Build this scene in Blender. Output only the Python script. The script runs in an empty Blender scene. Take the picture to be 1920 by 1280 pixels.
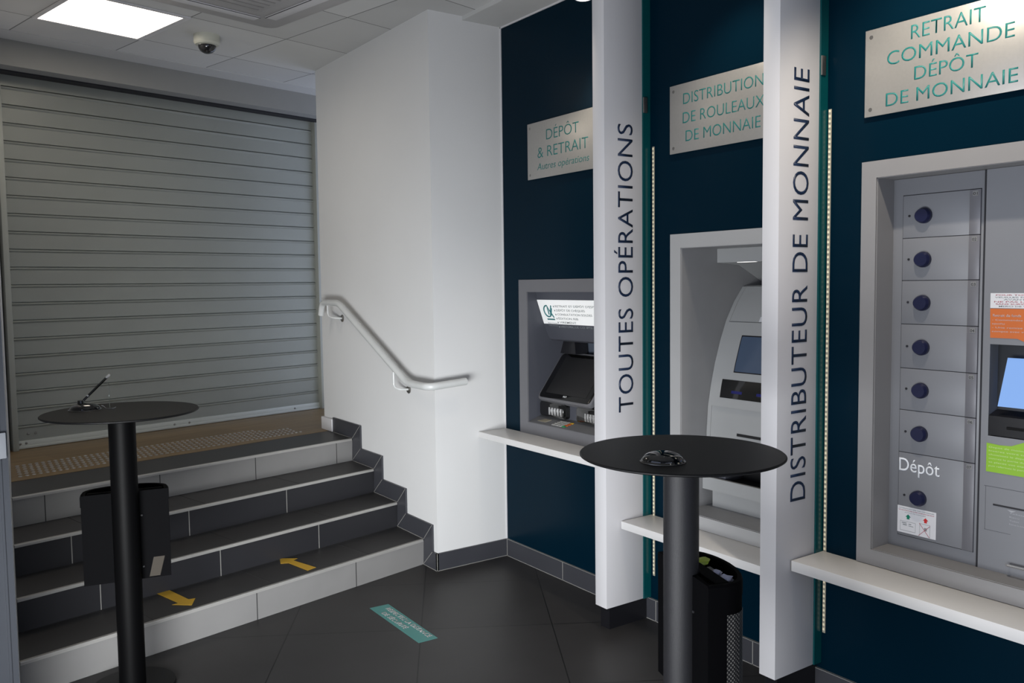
import bpy, bmesh, math, random
from mathutils import Vector, Matrix
random.seed(4)
SC = bpy.context.scene
COL = SC.collection

# ------------------------------------------------------------------ camera
cam_d = bpy.data.cameras.new('camera'); cam = bpy.data.objects.new('camera', cam_d); COL.objects.link(cam)
P, RO, YW = (math.radians(a) for a in (3.83892512, -.71433031, 55.18250571))
fw = Vector((math.cos(P)*math.cos(YW), math.cos(P)*math.sin(YW), -math.sin(P)))
rt = Vector((math.sin(YW), -math.cos(YW), 0)); up = rt.cross(fw)
r2 = math.cos(RO)*rt + math.sin(RO)*up; u2 = -math.sin(RO)*rt + math.cos(RO)*up
m = Matrix((r2, u2, -fw)).transposed().to_4x4(); m.translation = Vector((0, 0, 1.6))
cam.matrix_world = m
cam_d.sensor_width = 36; cam_d.lens = 1609.71/1920*36; cam_d.clip_start = .05
SC.camera = cam
SC.view_settings.view_transform = 'Standard'; SC.view_settings.look = 'None'
SC.view_settings.gamma = 1; SC.view_settings.use_curve_mapping = False
SC.view_settings.exposure = 0.0

# ------------------------------------------------------------------ world and daylight
w = bpy.data.worlds.new('world'); SC.world = w; w.use_nodes = True
w.node_tree.nodes['Background'].inputs[0].default_value = (.58, .66, .88, 1)
w.node_tree.nodes['Background'].inputs[1].default_value = 1.5
def area(name, loc, target, sx, sy, power, col, spread=180):
    l = bpy.data.lights.new(name, 'AREA'); l.shape = 'RECTANGLE'; l.size = sx; l.size_y = sy
    l.energy = power; l.color = col; l.spread = math.radians(spread)
    o = bpy.data.objects.new(name, l); COL.objects.link(o); o.location = loc
    o.rotation_euler = (Vector(target)-Vector(loc)).to_track_quat('-Z', 'Y').to_euler()
    return o
# daylight entering low through the glazed entrance on the left
area('daylight_left', (-.44, 1.35, .50), (2.3, 3.0, .55), 2.3, .85, 88, (.96, .98, .99))
area('added_stair_beam', (-.44, 1.0, .50), (2.0, 4.6, .45), 1.5, .85, 18, (.97, .99, 1.0), 60)  # added narrow lamp aimed at the stairs, lifting the handrail wall

# ------------------------------------------------------------------ frames of reference
TB = math.radians(13.038)
BV = Vector((math.cos(TB), math.sin(TB), 0)); NV = Vector((-math.sin(TB), math.cos(TB), 0))
def BN(b, n, z=0.0): return BV*b + NV*n + Vector((0, 0, z))
W = 2.816; XH = 2.343; YC = 4.125; CZ = 3.077

# ------------------------------------------------------------------ materials
def lin(c):
    return tuple(((x/255)/12.92 if x/255 <= .04045 else ((x/255+.055)/1.055)**2.4) for x in c)
MATS = {}
def mat(name, col, rough=.5, metal=0, noise=.06, nscale=12, bump=0, bscale=200, emis=None, estr=0, coat=0, trans=0, ior=1.45, spec=.5):
    if name in MATS: return MATS[name]
    mt = bpy.data.materials.new(name); mt.use_nodes = True
    nt = mt.node_tree; b = nt.nodes['Principled BSDF']
    b.inputs['Roughness'].default_value = rough; b.inputs['Metallic'].default_value = metal
    b.inputs['Coat Weight'].default_value = coat; b.inputs['IOR'].default_value = ior
    b.inputs['Transmission Weight'].default_value = trans; b.inputs['Specular IOR Level'].default_value = spec
    tc = nt.nodes.new('ShaderNodeTexCoord')
    nz = nt.nodes.new('ShaderNodeTexNoise'); nz.inputs['Scale'].default_value = nscale; nz.inputs['Detail'].default_value = 5
    nt.links.new(tc.outputs['Object'], nz.inputs['Vector'])
    mx = nt.nodes.new('ShaderNodeMix'); mx.data_type = 'RGBA'
    mx.inputs[6].default_value = (*[c*(1-noise) for c in col], 1); mx.inputs[7].default_value = (*[min(1, c*(1+noise)) for c in col], 1)
    nt.links.new(nz.outputs['Fac'], mx.inputs[0]); nt.links.new(mx.outputs[2], b.inputs['Base Color'])
    if bump:
        n2 = nt.nodes.new('ShaderNodeTexNoise'); n2.inputs['Scale'].default_value = bscale
        nt.links.new(tc.outputs['Object'], n2.inputs['Vector'])
        bp = nt.nodes.new('ShaderNodeBump'); bp.inputs['Strength'].default_value = bump; bp.inputs['Distance'].default_value = .002
        nt.links.new(n2.outputs['Fac'], bp.inputs['Height']); nt.links.new(bp.outputs['Normal'], b.inputs['Normal'])
    if emis:
        b.inputs['Emission Color'].default_value = (*emis, 1); b.inputs['Emission Strength'].default_value = estr
    MATS[name] = mt; return mt

def tile_mat(name, col, grout, size, angle, off, gw=.003, rough=.4, noise=.12, sizey=None, stagger=0):
    mt = mat(name, col, rough, noise=noise, nscale=5)
    nt = mt.node_tree; b = nt.nodes['Principled BSDF']
    tc = nt.nodes['Texture Coordinate']; mx = [n for n in nt.nodes if n.type == 'MIX'][0]
    mp = nt.nodes.new('ShaderNodeMapping'); mp.vector_type = 'TEXTURE'
    mp.inputs['Rotation'].default_value = (0, 0, angle); mp.inputs['Location'].default_value = off
    nt.links.new(tc.outputs['Object'], mp.inputs['Vector'])
    br = nt.nodes.new('ShaderNodeTexBrick'); br.offset = stagger; br.squash = 1
    br.inputs['Scale'].default_value = 1; br.inputs['Brick Width'].default_value = size
    br.inputs['Row Height'].default_value = sizey or size; br.inputs['Mortar Size'].default_value = gw
    br.inputs['Mortar Smooth'].default_value = 0; br.inputs['Bias'].default_value = 0
    br.inputs['Color1'].default_value = (.92, .92, .92, 1); br.inputs['Color2'].default_value = (1.08, 1.08, 1.08, 1)
    nt.links.new(mp.outputs[0], br.inputs['Vector'])
    m1 = nt.nodes.new('ShaderNodeMix'); m1.data_type = 'RGBA'; m1.blend_type = 'MULTIPLY'; m1.inputs[0].default_value = 1
    nt.links.new(mx.outputs[2], m1.inputs[6]); nt.links.new(br.outputs['Color'], m1.inputs[7])
    m2 = nt.nodes.new('ShaderNodeMix'); m2.data_type = 'RGBA'; m2.inputs[7].default_value = (*grout, 1)
    nt.links.new(br.outputs['Fac'], m2.inputs[0]); nt.links.new(m1.outputs[2], m2.inputs[6])
    nt.links.new(m2.outputs[2], b.inputs['Base Color'])
    return mt

def wood_mat(name, c1, c2, angle):
    mt = bpy.data.materials.new(name); mt.use_nodes = True; nt = mt.node_tree; b = nt.nodes['Principled BSDF']
    tc = nt.nodes.new('ShaderNodeTexCoord'); mp = nt.nodes.new('ShaderNodeMapping'); mp.vector_type = 'TEXTURE'
    mp.inputs['Rotation'].default_value = (0, 0, angle); nt.links.new(tc.outputs['Object'], mp.inputs[0])
    m2 = nt.nodes.new('ShaderNodeMapping'); m2.inputs['Scale'].default_value = (1.2, 26, 1); nt.links.new(mp.outputs[0], m2.inputs[0])
    nz = nt.nodes.new('ShaderNodeTexNoise'); nz.inputs['Scale'].default_value = 3; nz.inputs['Detail'].default_value = 6; nz.inputs['Distortion'].default_value = .4
    nt.links.new(m2.outputs[0], nz.inputs['Vector'])
    cr = nt.nodes.new('ShaderNodeValToRGB'); cr.color_ramp.elements[0].position = .35; cr.color_ramp.elements[1].position = .65
    cr.color_ramp.elements[0].color = (*c1, 1); cr.color_ramp.elements[1].color = (*c2, 1)
    nt.links.new(nz.outputs['Fac'], cr.inputs[0])
    br = nt.nodes.new('ShaderNodeTexBrick'); br.offset = .4; br.inputs['Scale'].default_value = 1
    br.inputs['Brick Width'].default_value = 1.2; br.inputs['Row Height'].default_value = .18; br.inputs['Mortar Size'].default_value = .0012
    br.inputs['Color1'].default_value = (.88, .88, .88, 1); br.inputs['Color2'].default_value = (1.1, 1.1, 1.1, 1); br.inputs['Mortar'].default_value = (.35, .35, .35, 1)
    nt.links.new(mp.outputs[0], br.inputs['Vector'])
    m1 = nt.nodes.new('ShaderNodeMix'); m1.data_type = 'RGBA'; m1.blend_type = 'MULTIPLY'; m1.inputs[0].default_value = 1
    nt.links.new(cr.outputs[0], m1.inputs[6]); nt.links.new(br.outputs['Color'], m1.inputs[7]); nt.links.new(m1.outputs[2], b.inputs['Base Color'])
    b.inputs['Roughness'].default_value = .42
    MATS[name] = mt; return mt

wall_white = mat('white_wall_paint', (.62, .62, .615), .75, noise=.02, nscale=3, bump=.12, bscale=300)
navy = mat('navy_gloss_panel', (.0004, .0095, .0190), .28, noise=.05, nscale=2, spec=.07)
ceil_m = tile_mat('ceiling_tiles', (.54, .54, .53), (.17, .17, .165), .6, TB, tuple(BN(0, 5.11-6)), .0035, .85, .04)
ceil_plain = mat('ceiling_plaster', (.50, .50, .49), .85, noise=.02)
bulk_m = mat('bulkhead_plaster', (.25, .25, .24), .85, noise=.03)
FA = math.radians(59.35)
d1 = Vector((math.cos(FA), math.sin(FA), 0)); d2 = Vector((math.cos(FA-math.pi/2), math.sin(FA-math.pi/2), 0))
floor_m = tile_mat('floor_tiles', (.036, .034, .034), (.010, .010, .010), .613, FA, tuple(d1*3.922 - d2*(.155)), .0026, .42, .16)
floor_m.node_tree.nodes['Principled BSDF'].inputs['Specular IOR Level'].default_value = .28
tread_m = mat('dark_stair_tile', (.040, .039, .039), .45, noise=.15, nscale=4)
riser_light = mat('light_riser_tile', (.22, .215, .21), .5, noise=.10, nscale=6)
riser_dark = mat('dark_riser_tile', (.021, .021, .024), .42, noise=.12, nscale=5)
skirt_m = mat('dark_skirting_tile', (.040, .041, .048), .4, noise=.12, nscale=6)
grout_m = mat('pale_grout', (.23, .225, .21), .8)
groutd_m = mat('dark_grout', (.03, .03, .03), .8)
nose_m = mat('brushed_aluminium_trim', (.42, .41, .39), .38, .35, noise=.08, nscale=40)
wood_m = wood_mat('oak_laminate', (.15, .098, .043), (.24, .158, .074), TB)
shut_m = mat('grey_painted_steel', (.48, .50, .46), .42, .15, noise=.05, nscale=4)
guide_m = mat('pale_grey_guide_rail', (.30, .31, .28), .5, .1)
black_m = mat('black_powder_coat', (.0045, .0045, .005), .45, spec=.2, noise=.12, nscale=60, bump=.25, bscale=900)
post_m = mat('dark_grey_powder_coat', (.016, .016, .018), .42, .1, spec=.35, noise=.10, nscale=60, bump=.3, bscale=900)
gloss_black = mat('glossy_black_plastic', (.004, .004, .004), .07, coat=.5)
satin_black = mat('satin_black_plastic', (.008, .008, .010), .3)
board_m = mat('white_laminate_board', (.60, .59, .60), .42, noise=.015, nscale=3)
shelf_m = mat('white_shelf_laminate', (.62, .61, .60), .38, noise=.015, nscale=3)
letter_m = mat('navy_lettering', (.007, .020, .055), .45)
teal_m = mat('teal_lettering', (.006, .150, .140), .5)
teal_panel = mat('teal_spacer_panel', (.002, .062, .068), .22, noise=.05)
plate_m = mat('brushed_metal_plate', (.40, .385, .36), .36, .55, noise=.06, nscale=90)
screw_m = mat('steel_screw', (.30, .29, .27), .3, .9)
grey_frame = mat('grey_machine_surround', (.135, .135, .145), .5, .1, noise=.03)
grey_frame2 = mat('light_grey_surround', (.34, .34, .34), .5, noise=.02)
grey_frame3 = mat('warm_grey_surround', (.22, .215, .215), .45, noise=.02)
atm_grey = mat('dark_grey_machine_plastic', (.062, .065, .080), .5, noise=.04)
atm_light = mat('light_grey_machine_plastic', (.33, .335, .335), .5, noise=.02)
locker_m = mat('grey_locker_paint', (.185, .19, .205), .45, .1, noise=.02)
seam_m = mat('dark_seam', (.010, .010, .014), .6)
dark_in = mat('dark_interior', (.008, .008, .009), .6)
blue_knob = mat('dark_blue_knob', (.005, .007, .034), .35)
rail_m = mat('white_painted_tube', (.56, .57, .56), .32, coat=.2)
paper_m = mat('white_paper', (.62, .62, .64), .6)
light_sign = mat('backlit_sign_panel', (.7, .7, .7), .4, emis=(.95, .96, .93), estr=.30)
txt_grey = mat('grey_print', (.22, .24, .25), .6)
txt_red = mat('red_print', (.40, .10, .13), .6)
txt_white = mat('white_print', (.75, .77, .80), .5)
orange_m = mat('orange_notice', (.52, .125, .022), .5)
green_m = mat('lime_green_notice', (.22, .42, .018), .5)
yellow_m = mat('yellow_vinyl', (.62, .37, .035), .5)
sticker_m = mat('teal_floor_vinyl', (.075, .27, .25), .5)
pinkw = mat('pale_print', (.42, .38, .38), .5)
metal_bright = mat('bright_metal', (.75, .75, .75), .18, .9)
alu = mat('aluminium_profile', (.042, .046, .055), .5, .2)
glass_dark = mat('dark_screen_glass', (.004, .004, .004), .08, spec=.3)

# ------------------------------------------------------------------ mesh helpers
def box(bm, a, b, bev=0):
    a = Vector(a); b = Vector(b)
    v = [bm.verts.new((x, y, z)) for x in (a.x, b.x) for y in (a.y, b.y) for z in (a.z, b.z)]
    fs = [bm.faces.new([v[i] for i in q]) for q in ((0, 1, 3, 2), (4, 6, 7, 5), (0, 4, 5, 1), (2, 3, 7, 6), (0, 2, 6, 4), (1, 5, 7, 3))]
    if bev:
        es = list({e for f in fs for e in f.edges})
        bmesh.ops.bevel(bm, geom=es, offset=bev, segments=2, affect='EDGES', profile=.5)
def obox(bm, o, ex, ey, ez, bev=0):
    """box from corner o with edge vectors"""
    o = Vector(o); E = [Vector(e) for e in (ex, ey, ez)]
    v = [bm.verts.new(o+E[0]*i+E[1]*j+E[2]*k) for i in (0, 1) for j in (0, 1) for k in (0, 1)]
    fs = [bm.faces.new([v[i] for i in q]) for q in ((0, 1, 3, 2), (4, 6, 7, 5), (0, 4, 5, 1), (2, 3, 7, 6), (0, 2, 6, 4), (1, 5, 7, 3))]
    if bev:
        es = list({e for f in fs for e in f.edges})
        bmesh.ops.bevel(bm, geom=es, offset=bev, segments=2, affect='EDGES', profile=.5)
def prism(bm, pts, ext, bev=0):
    """polygon pts (3D) extruded by vector ext"""
    ext = Vector(ext); n = len(pts)
    a = [bm.verts.new(Vector(p)) for p in pts]; b = [bm.verts.new(Vector(p)+ext) for p in pts]
    fs = [bm.faces.new(a), bm.faces.new(b[::-1])] + [bm.faces.new([a[i], b[i], b[(i+1) % n], a[(i+1) % n]]) for i in range(n)]
    if bev:
        es = list({e for f in fs[:2] for e in f.edges})
        bmesh.ops.bevel(bm, geom=es, offset=bev, segments=2, affect='EDGES', profile=.5)
def lathe(bm, prof, c, seg=48):
    """prof: (r,z) list around vertical axis through c"""
    rings = []
    for r, z in prof:
        if r < 1e-6: rings.append([bm.verts.new((c[0], c[1], c[2]+z))])
        else: rings.append([bm.verts.new((c[0]+r*math.cos(2*math.pi*i/seg), c[1]+r*math.sin(2*math.pi*i/seg), c[2]+z)) for i in range(seg)])
    for A, B_ in zip(rings, rings[1:]):
        for i in range(seg):
            j = (i+1) % seg
            if len(A) == 1 and len(B_) == 1: continue
            if len(A) == 1: bm.faces.new((A[0], B_[i], B_[j]))
            elif len(B_) == 1: bm.faces.new((A[i], A[j], B_[0]))
            else: bm.faces.new((A[i], A[j], B_[j], B_[i]))
def lathe_dir(bm, prof, c, d, seg=32):
    t = bmesh.new(); lathe(t, prof, (0, 0, 0), seg)
    M = Vector(d).to_track_quat('Z', 'Y').to_matrix().to_4x4(); M.translation = Vector(c)
    t.transform(M); me = bpy.data.meshes.new('t'); t.to_mesh(me); t.free(); bm.from_mesh(me); bpy.data.meshes.remove(me)
def fillet(pts, r, n=6):
    pts = [Vector(p) for p in pts]; out = [pts[0]]
    for a, b, c in zip(pts, pts[1:], pts[2:]):
        da = (a-b); dc = (c-b); rr = min(r, da.length*.48, dc.length*.48)
        p0 = b+da.normalized()*rr; p2 = b+dc.normalized()*rr
        for i in range(n+1):
            t = i/n; out.append(p0*(1-t)**2+b*2*t*(1-t)+p2*t*t)
    out.append(pts[-1]); return out
def tube(bm, pts, r, seg=16, rad=None):
    pts = [Vector(p) for p in pts]; rings = []; nrm = None
    for i, p in enumerate(pts):
        t = (pts[min(i+1, len(pts)-1)]-pts[max(i-1, 0)]).normalized()
        if nrm is None:
            nrm = t.orthogonal().normalized()
        nrm = (nrm - t*nrm.dot(t)).normalized(); bi = t.cross(nrm)
        rr = rad[i] if rad else r
        rings.append([bm.verts.new(p+nrm*rr*math.cos(2*math.pi*k/seg)+bi*rr*math.sin(2*math.pi*k/seg)) for k in range(seg)])
    for A, B_ in zip(rings, rings[1:]):
        for k in range(seg): bm.faces.new((A[k], A[(k+1) % seg], B_[(k+1) % seg], B_[k]))
    bm.faces.new(rings[0][::-1]); bm.faces.new(rings[-1])
def rrect(c, ex, ey, w_, h_, r, n=5):
    """rounded rectangle outline centred on c"""
    c = Vector(c); ex = Vector(ex); ey = Vector(ey); out = []
    for cx, cy, a0 in ((w_/2-r, h_/2-r, 0), (-w_/2+r, h_/2-r, 90), (-w_/2+r, -h_/2+r, 180), (w_/2-r, -h_/2+r, 270)):
        for i in range(n+1):
            a = math.radians(a0+90*i/n); out.append(c+ex*(cx+r*math.cos(a))+ey*(cy+r*math.sin(a)))
    return out

def obj(name, bm, m_, parent=None, smooth=35, label=None):
    if isinstance(bm, bpy.types.Mesh): me = bm
    else:
        bmesh.ops.recalc_face_normals(bm, faces=bm.faces)
        me = bpy.data.meshes.new(name); bm.to_mesh(me); bm.free()
    me.name = name
    off = Vector((0, 0, 0)); q = parent
    while q is not None: off += q.location; q = q.parent
    me.transform(Matrix.Translation(-off))
    if smooth:
        me.polygons.foreach_set('use_smooth', [True]*len(me.polygons)); me.set_sharp_from_angle(angle=math.radians(smooth))
    me.materials.clear(); me.materials.append(m_)
    o = bpy.data.objects.new(name, me); COL.objects.link(o)
    if parent: o.parent = parent
    if label: o['label'] = label
    return o
def recentre(o, loc):
    loc = Vector(loc); o.data.transform(Matrix.Translation(o.location-loc)); o.location = loc
def tag(o, label, cat, group=None, loc=None):
    o['label'] = label; o['category'] = cat
    if group: o['group'] = group
    if loc is not None: recentre(o, loc)
    return o
def thing(name, label, cat, loc, group=None):
    o = bpy.data.objects.new(name, None); COL.objects.link(o); o.empty_display_size = .05
    o.location = loc; o['label'] = label; o['category'] = cat
    if group: o['group'] = group
    return o
def struct(name, bm, m_, parent=None):
    o = obj(name, bm, m_, parent, smooth=0)
    if parent is None: o['kind'] = 'structure'
    return o
def dup(root, d, label=None, group=None):
    r = root.copy(); COL.objects.link(r); r.location = Vector(root.location)+Vector(d)
    if label: r['label'] = label
    if group: r['group'] = group
    for ch in list(root.children):
        c = ch.copy(); COL.objects.link(c); c.parent = r
        for g in ch.children:
            k = g.copy(); COL.objects.link(k); k.parent = c
    return r
def text(s, org, ex, ey, width, cap, depth=.0012, weight=0, shear=0, align='L', spacing=1):
    """mesh of s: org = baseline start (or centre), width across and cap height in metres (0 width keeps proportion)"""
    cu = bpy.data.curves.new('t', 'FONT'); cu.body = s; cu.size = 1; cu.shear = shear; cu.space_character = spacing
    cu.resolution_u = 4; cu.offset = weight
    o = bpy.data.objects.new('t', cu); COL.objects.link(o)
    dg = bpy.context.evaluated_depsgraph_get(); dg.update()
    me = bpy.data.meshes.new_from_object(o.evaluated_get(dg)); bpy.data.objects.remove(o); bpy.data.curves.remove(cu)
    xs = [v.co.x for v in me.vertices]; x0, x1 = min(xs), max(xs); CAPH = .729
    sy = cap/CAPH; sx = width/(x1-x0) if width else sy
    ex = Vector(ex).normalized(); ey = Vector(ey).normalized(); nz = ex.cross(ey); org = Vector(org)
    ox = {'L': 0, 'C': (x1-x0)/2, 'R': (x1-x0)}[align]
    bm = bmesh.new(); bm.from_mesh(me); bpy.data.meshes.remove(me)
    for v in bm.verts: v.co = org+ex*((v.co.x-x0-ox)*sx)+ey*(v.co.y*sy)
    if depth:
        g = bmesh.ops.extrude_face_region(bm, geom=list(bm.faces))
        for v in g['geom']:
            if isinstance(v, bmesh.types.BMVert): v.co += nz*depth
    return bm
def merge(bms):
    out = bmesh.new()
    for b in bms:
        me = bpy.data.meshes.new('t'); b.to_mesh(me); b.free(); out.from_mesh(me); bpy.data.meshes.remove(me)
    return out

MX = Vector((-1, 0, 0)); MY = Vector((0, -1, 0)); ZV = Vector((0, 0, 1)); YV = Vector((0, 1, 0)); XV = Vector((1, 0, 0))
def new(): return bmesh.new()

# ================================================================== SETTING
bm = new(); box(bm, (-1.4, -1.7, -.1), (3.3, 6.2, 0)); struct('floor', bm, floor_m)
bm = new(); box(bm, (-1.4, -1.7, CZ), (4.2, 6.9, CZ+.1)); struct('ceiling', bm, ceil_m)

# navy wall carrying the machines, with three openings
def holed_wall(name, X0, X1, Y0, Y1, Z0, Z1, holes, m_):
    bm = new(); ys = sorted({Y0, Y1, *[h[0] for h in holes], *[h[1] for h in holes]})
    for ya, yb in zip(ys, ys[1:]):
        hs = [h for h in holes if h[0] <= ya and h[1] >= yb]
        if hs:
            h = hs[0]; box(bm, (X0, ya, Z0), (X1, yb, h[2])); box(bm, (X0, ya, h[3]), (X1, yb, Z1))
        else: box(bm, (X0, ya, Z0), (X1, yb, Z1))
    return struct(name, bm, m_)
F1 = (3.30, 3.892, .822, 1.556); F2 = (2.13, 2.720, .562, 1.752); F3 = (.98, 1.776, .620, 1.960)
holed_wall('wall_right', W, W+.06, -1.6, YC, 0, CZ, [F1, F2, F3], navy)
bm = new(); box(bm, (XH, YC, 0), (3.1, 5.70, CZ)); struct('wall_pillar', bm, wall_white)
bm = new(); box(bm, (W+.60, -1.6, 0), (W+.68, YC+.3, CZ)); struct('wall_service', bm, wall_white)
bm = new(); box(bm, (-.54, -1.7, 0), (3.5, -1.62, .25)); box(bm, (-.54, -1.7, 2.4), (3.5, -1.62, CZ))
box(bm, (-.54, -1.7, .25), (-.45, -1.62, 2.4)); box(bm, (2.15, -1.7, .25), (3.5, -1.62, 2.4)); struct('wall_back', bm, wall_white)
bm = new(); box(bm, (-.54, -1.62, 2.4), (-.46, 3.3, CZ)); box(bm, (-.54, 2.55, 0), (-.46, 3.3, 2.4)); box(bm, (-.54, -1.62, 0), (-.46, .15, 2.4))
struct('wall_left', bm, wall_white)
def win_frame(name, pts):
    bm = new()
    for a, b in pts: box(bm, a, b)
    return struct(name, bm, alu)
win_frame('window_1', [((-.52, .15, 0), (-.47, .20, 2.4)), ((-.52, 2.50, 0), (-.47, 2.55, 2.4)), ((-.52, .2, 0), (-.47, 2.5, .06)), ((-.52, .2, 2.34), (-.47, 2.5, 2.4))])
win_frame('window_2', [((-.45, -1.68, .25), (-.39, -1.63, 2.4)), ((2.09, -1.68, .25), (2.15, -1.63, 2.4)), ((.57, -1.68, .25), (.63, -1.63, 2.4)), ((-.39, -1.68, .25), (2.09, -1.63, .31)), ((-.39, -1.68, 2.34), (2.09, -1.63, 2.4))])
# side wall left of the stairs
def bl(n): return .985+(n-3.2)*.312
bm = new(); prism(bm, [BN(bl(3.26), 3.26), BN(bl(5.95), 5.95), BN(bl(5.95)-.12, 5.95), BN(bl(3.26)-.12, 3.26)], (0, 0, CZ)); struct('wall_stair_side', bm, wall_white)
bm = new(); prism(bm, [Vector((-.54, 3.3, 0)), BN(bl(3.26)-.16, 3.3), BN(bl(3.26)-.16, 3.38), Vector((-.54, 3.38, 0))], (0, 0, CZ)); struct('wall_front_left', bm, wall_white)
# door leaf stile at the picture's left edge, with a lock case
bm = new(); prism(bm, [BN(.984, 3.2), BN(.984, 3.255), BN(.86, 3.255), BN(.86, 3.2)], (0, 0, 2.35), .003)
prism(bm, [BN(.962, 3.196), BN(.962, 3.201), BN(.954, 3.201), BN(.954, 3.196)], (0, 0, 2.35))
door = struct('door_1', bm, alu)
bm = new(); o_ = BN(.90, 3.185, 1.035); obox(bm, o_, BV*.077, NV*.014, ZV*.088, .003); obj('lock_case', bm, mat('pale_lock_plastic', (.20, .21, .23), .5), door, label='white lock case')

# bulkhead over the roller shutter and plaster margin of the ceiling
bm = new(); prism(bm, [BN(1.2, 5.46, CZ-.004), BN(5, 5.46, CZ-.004), BN(5, 5.66, CZ-.004), BN(1.2, 5.66, CZ-.004)], (0, 0, .03)); struct('trim_1', bm, ceil_plain)
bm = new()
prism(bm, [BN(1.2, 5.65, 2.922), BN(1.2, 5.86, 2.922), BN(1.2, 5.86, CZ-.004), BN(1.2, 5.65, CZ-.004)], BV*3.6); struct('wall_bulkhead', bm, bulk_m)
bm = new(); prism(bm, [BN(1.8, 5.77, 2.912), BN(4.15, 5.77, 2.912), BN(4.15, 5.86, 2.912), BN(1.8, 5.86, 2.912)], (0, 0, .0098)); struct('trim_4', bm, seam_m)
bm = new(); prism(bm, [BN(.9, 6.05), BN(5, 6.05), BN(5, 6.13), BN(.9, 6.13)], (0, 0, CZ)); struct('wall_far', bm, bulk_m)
# plaster margin along the navy wall
bm = new(); box(bm, (2.56, -1.6, CZ-.022), (W, YC, CZ)); struct('trim_2', bm, ceil_plain)
bm = new(); box(bm, (W-.006, YC-.006, 0.1), (W+.001, YC+.001, CZ-.022)); box(bm, (W-.006, -1.6, CZ-.030), (W+.001, YC, CZ-.022)); struct('trim_3', bm, board_m)

# ------------------------------------------------------------------ stairs
SN = [3.635, 3.945, 4.250, 4.560]          # riser positions along n
SZ = [.149, .298, .447, .596]
RX = .012
def wall_b(n, x=XH): return (x + NV.y*0 - NV.x*n)/BV.x     # b where the line n meets plane X = x
stair = thing('staircase', 'four tiled steps climbing from the lobby floor to the roller shutter', 'stairs', BN(2.4, 3.64))
joints = [[2.756, 2.163, 1.56, .99], [2.743, 2.151, 1.561], [2.741, 2.148, 1.559], [3.325, 2.734, 2.146, 1.557]]
for i in range(4):
    n0, z1 = SN[i], SZ[i]; z0 = SZ[i-1] if i else 0
    bL = bl(n0)+.001; bR = wall_b(n0, XH)-.001
    nn = SN[i+1] if i < 3 else 4.93
    # riser
    bm = new(); prism(bm, [BN(bL, n0, z0), BN(bR, n0, z0), BN(wall_b(n0+.02, XH)-.001, n0+.02, z0), BN(bl(n0+.02)+.001, n0+.02, z0)], (0, 0, z1-z0-.012))
    rs = obj('riser', bm, riser_light if i in (0, 3) else riser_dark, stair, smooth=0, label='light grey riser' if i in (0, 3) else 'dark riser')
    bm = new()
    for jb in joints[i]: obox(bm, BN(jb-.0022, n0-.0008, z0), BV*.0044, NV*.002, ZV*(z1-z0-.012))
    obj('grout_line', bm, groutd_m if i in (0, 3) else grout_m, rs, smooth=0)
    # tread
    bm = new(); prism(bm, [BN(bl(n0-.008)+.001, n0-.006, z1-.012), BN(wall_b(n0-.008)-.001, n0-.006, z1-.012), BN(wall_b(nn)-.001, nn, z1-.012), BN(bl(nn)+.001, nn, z1-.012)], (0, 0, .012))
    tr = obj('tread', bm, tread_m, stair, smooth=0)
    if i < 3:
        bm = new()
        for jb in joints[i]: obox(bm, BN(jb+.10-.0015, n0+.004, z1-.0006), BV*.003, NV*(nn-n0-.004), ZV*.0012)
        obox(bm, BN(bl(nn)+.003, nn-.004, z1-.0006), BV*(wall_b(nn)-bl(nn)-.01), NV*.004, ZV*.0012)
        obj('grout_line', bm, groutd_m, tr, smooth=0)
    # nosing
    bm = new(); prism(bm, [BN(bl(n0-.012)+.003, n0-.012, z1-.013), BN(bl(n0-.012)+.003, n0-.012, z1-.003), BN(bl(n0-.012)+.003, n0-.009, z1+.0012), BN(bl(n0-.012)+.003, n0+.006, z1+.0012), BN(bl(n0-.012)+.003, n0+.006, z1-.013)], BV*(wall_b(n0-.012)-bl(n0-.012)-.02)); obj('nosing', bm, nose_m, stair, smooth=0)
# solid core under the treads, and landing
bm = new()
for i in range(4):
    n0, z1 = SN[i]+.02, SZ[i]-.012; nn = (SN[i+1]+.02) if i < 3 else 6.04
    prism(bm, [BN(bl(n0)+.001, n0, 0), BN(wall_b(n0)-.001, n0, 0), BN(wall_b(nn)-.001, nn, 0), BN(bl(nn)+.001, nn, 0)], (0, 0, z1))
obj('core', bm, tread_m, stair, smooth=0)
bm = new(); prism(bm, [BN(bl(4.93)+.001, 4.93, .5845), BN(wall_b(4.93)-.001, 4.93, .5845), Vector((XH-.001, 5.705, .5845)), Vector((3.3, 5.705, .5845)), BN(4.6, 6.04, .5845), BN(bl(6.04)+.001, 6.04, .5845)], (0, 0, .0135))
struct('floor_landing', bm, wood_m)

# tactile studs on the landing
strip = thing('tactile_strip', 'band of small domed metal studs across the wooden landing before the top step', 'tactile studs', BN(2.6, 5.15, .598))
pts = []
for r in range(6):
    n = 5.03+.062*r
    for c in range(58):
        b = 1.50+.034*c+(.017 if r % 2 else 0)
        if b > bl(n)+.02 and b < 3.42-(5.36-n)*0.15 and not (b > 3.2 and r > 3): pts.append((b, n))
pts.sort(key=lambda q: q[1]**2+q[0]**2)
def stud_bm(lst, bm=None):
    bm = bm or new()
    for b, n in lst:
        p = BN(b, n, .598); lathe(bm, [(.0105, 0), (.0100, .003), (.006, .0052), (0, .0056)], p, 10)
    return bm
stud0 = obj('stud', stud_bm(pts[:1]), metal_bright if 0 else plate_m, strip)
p0 = BN(pts[0][0], pts[0][1], .598)
for b, n in pts[1:100]:
    c = stud0.copy(); COL.objects.link(c); c.parent = strip; c.location = BN(b, n, .598)-p0
o = obj('stud_field', stud_bm(pts[100:]), plate_m, strip); o['kind'] = 'stuff'

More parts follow.
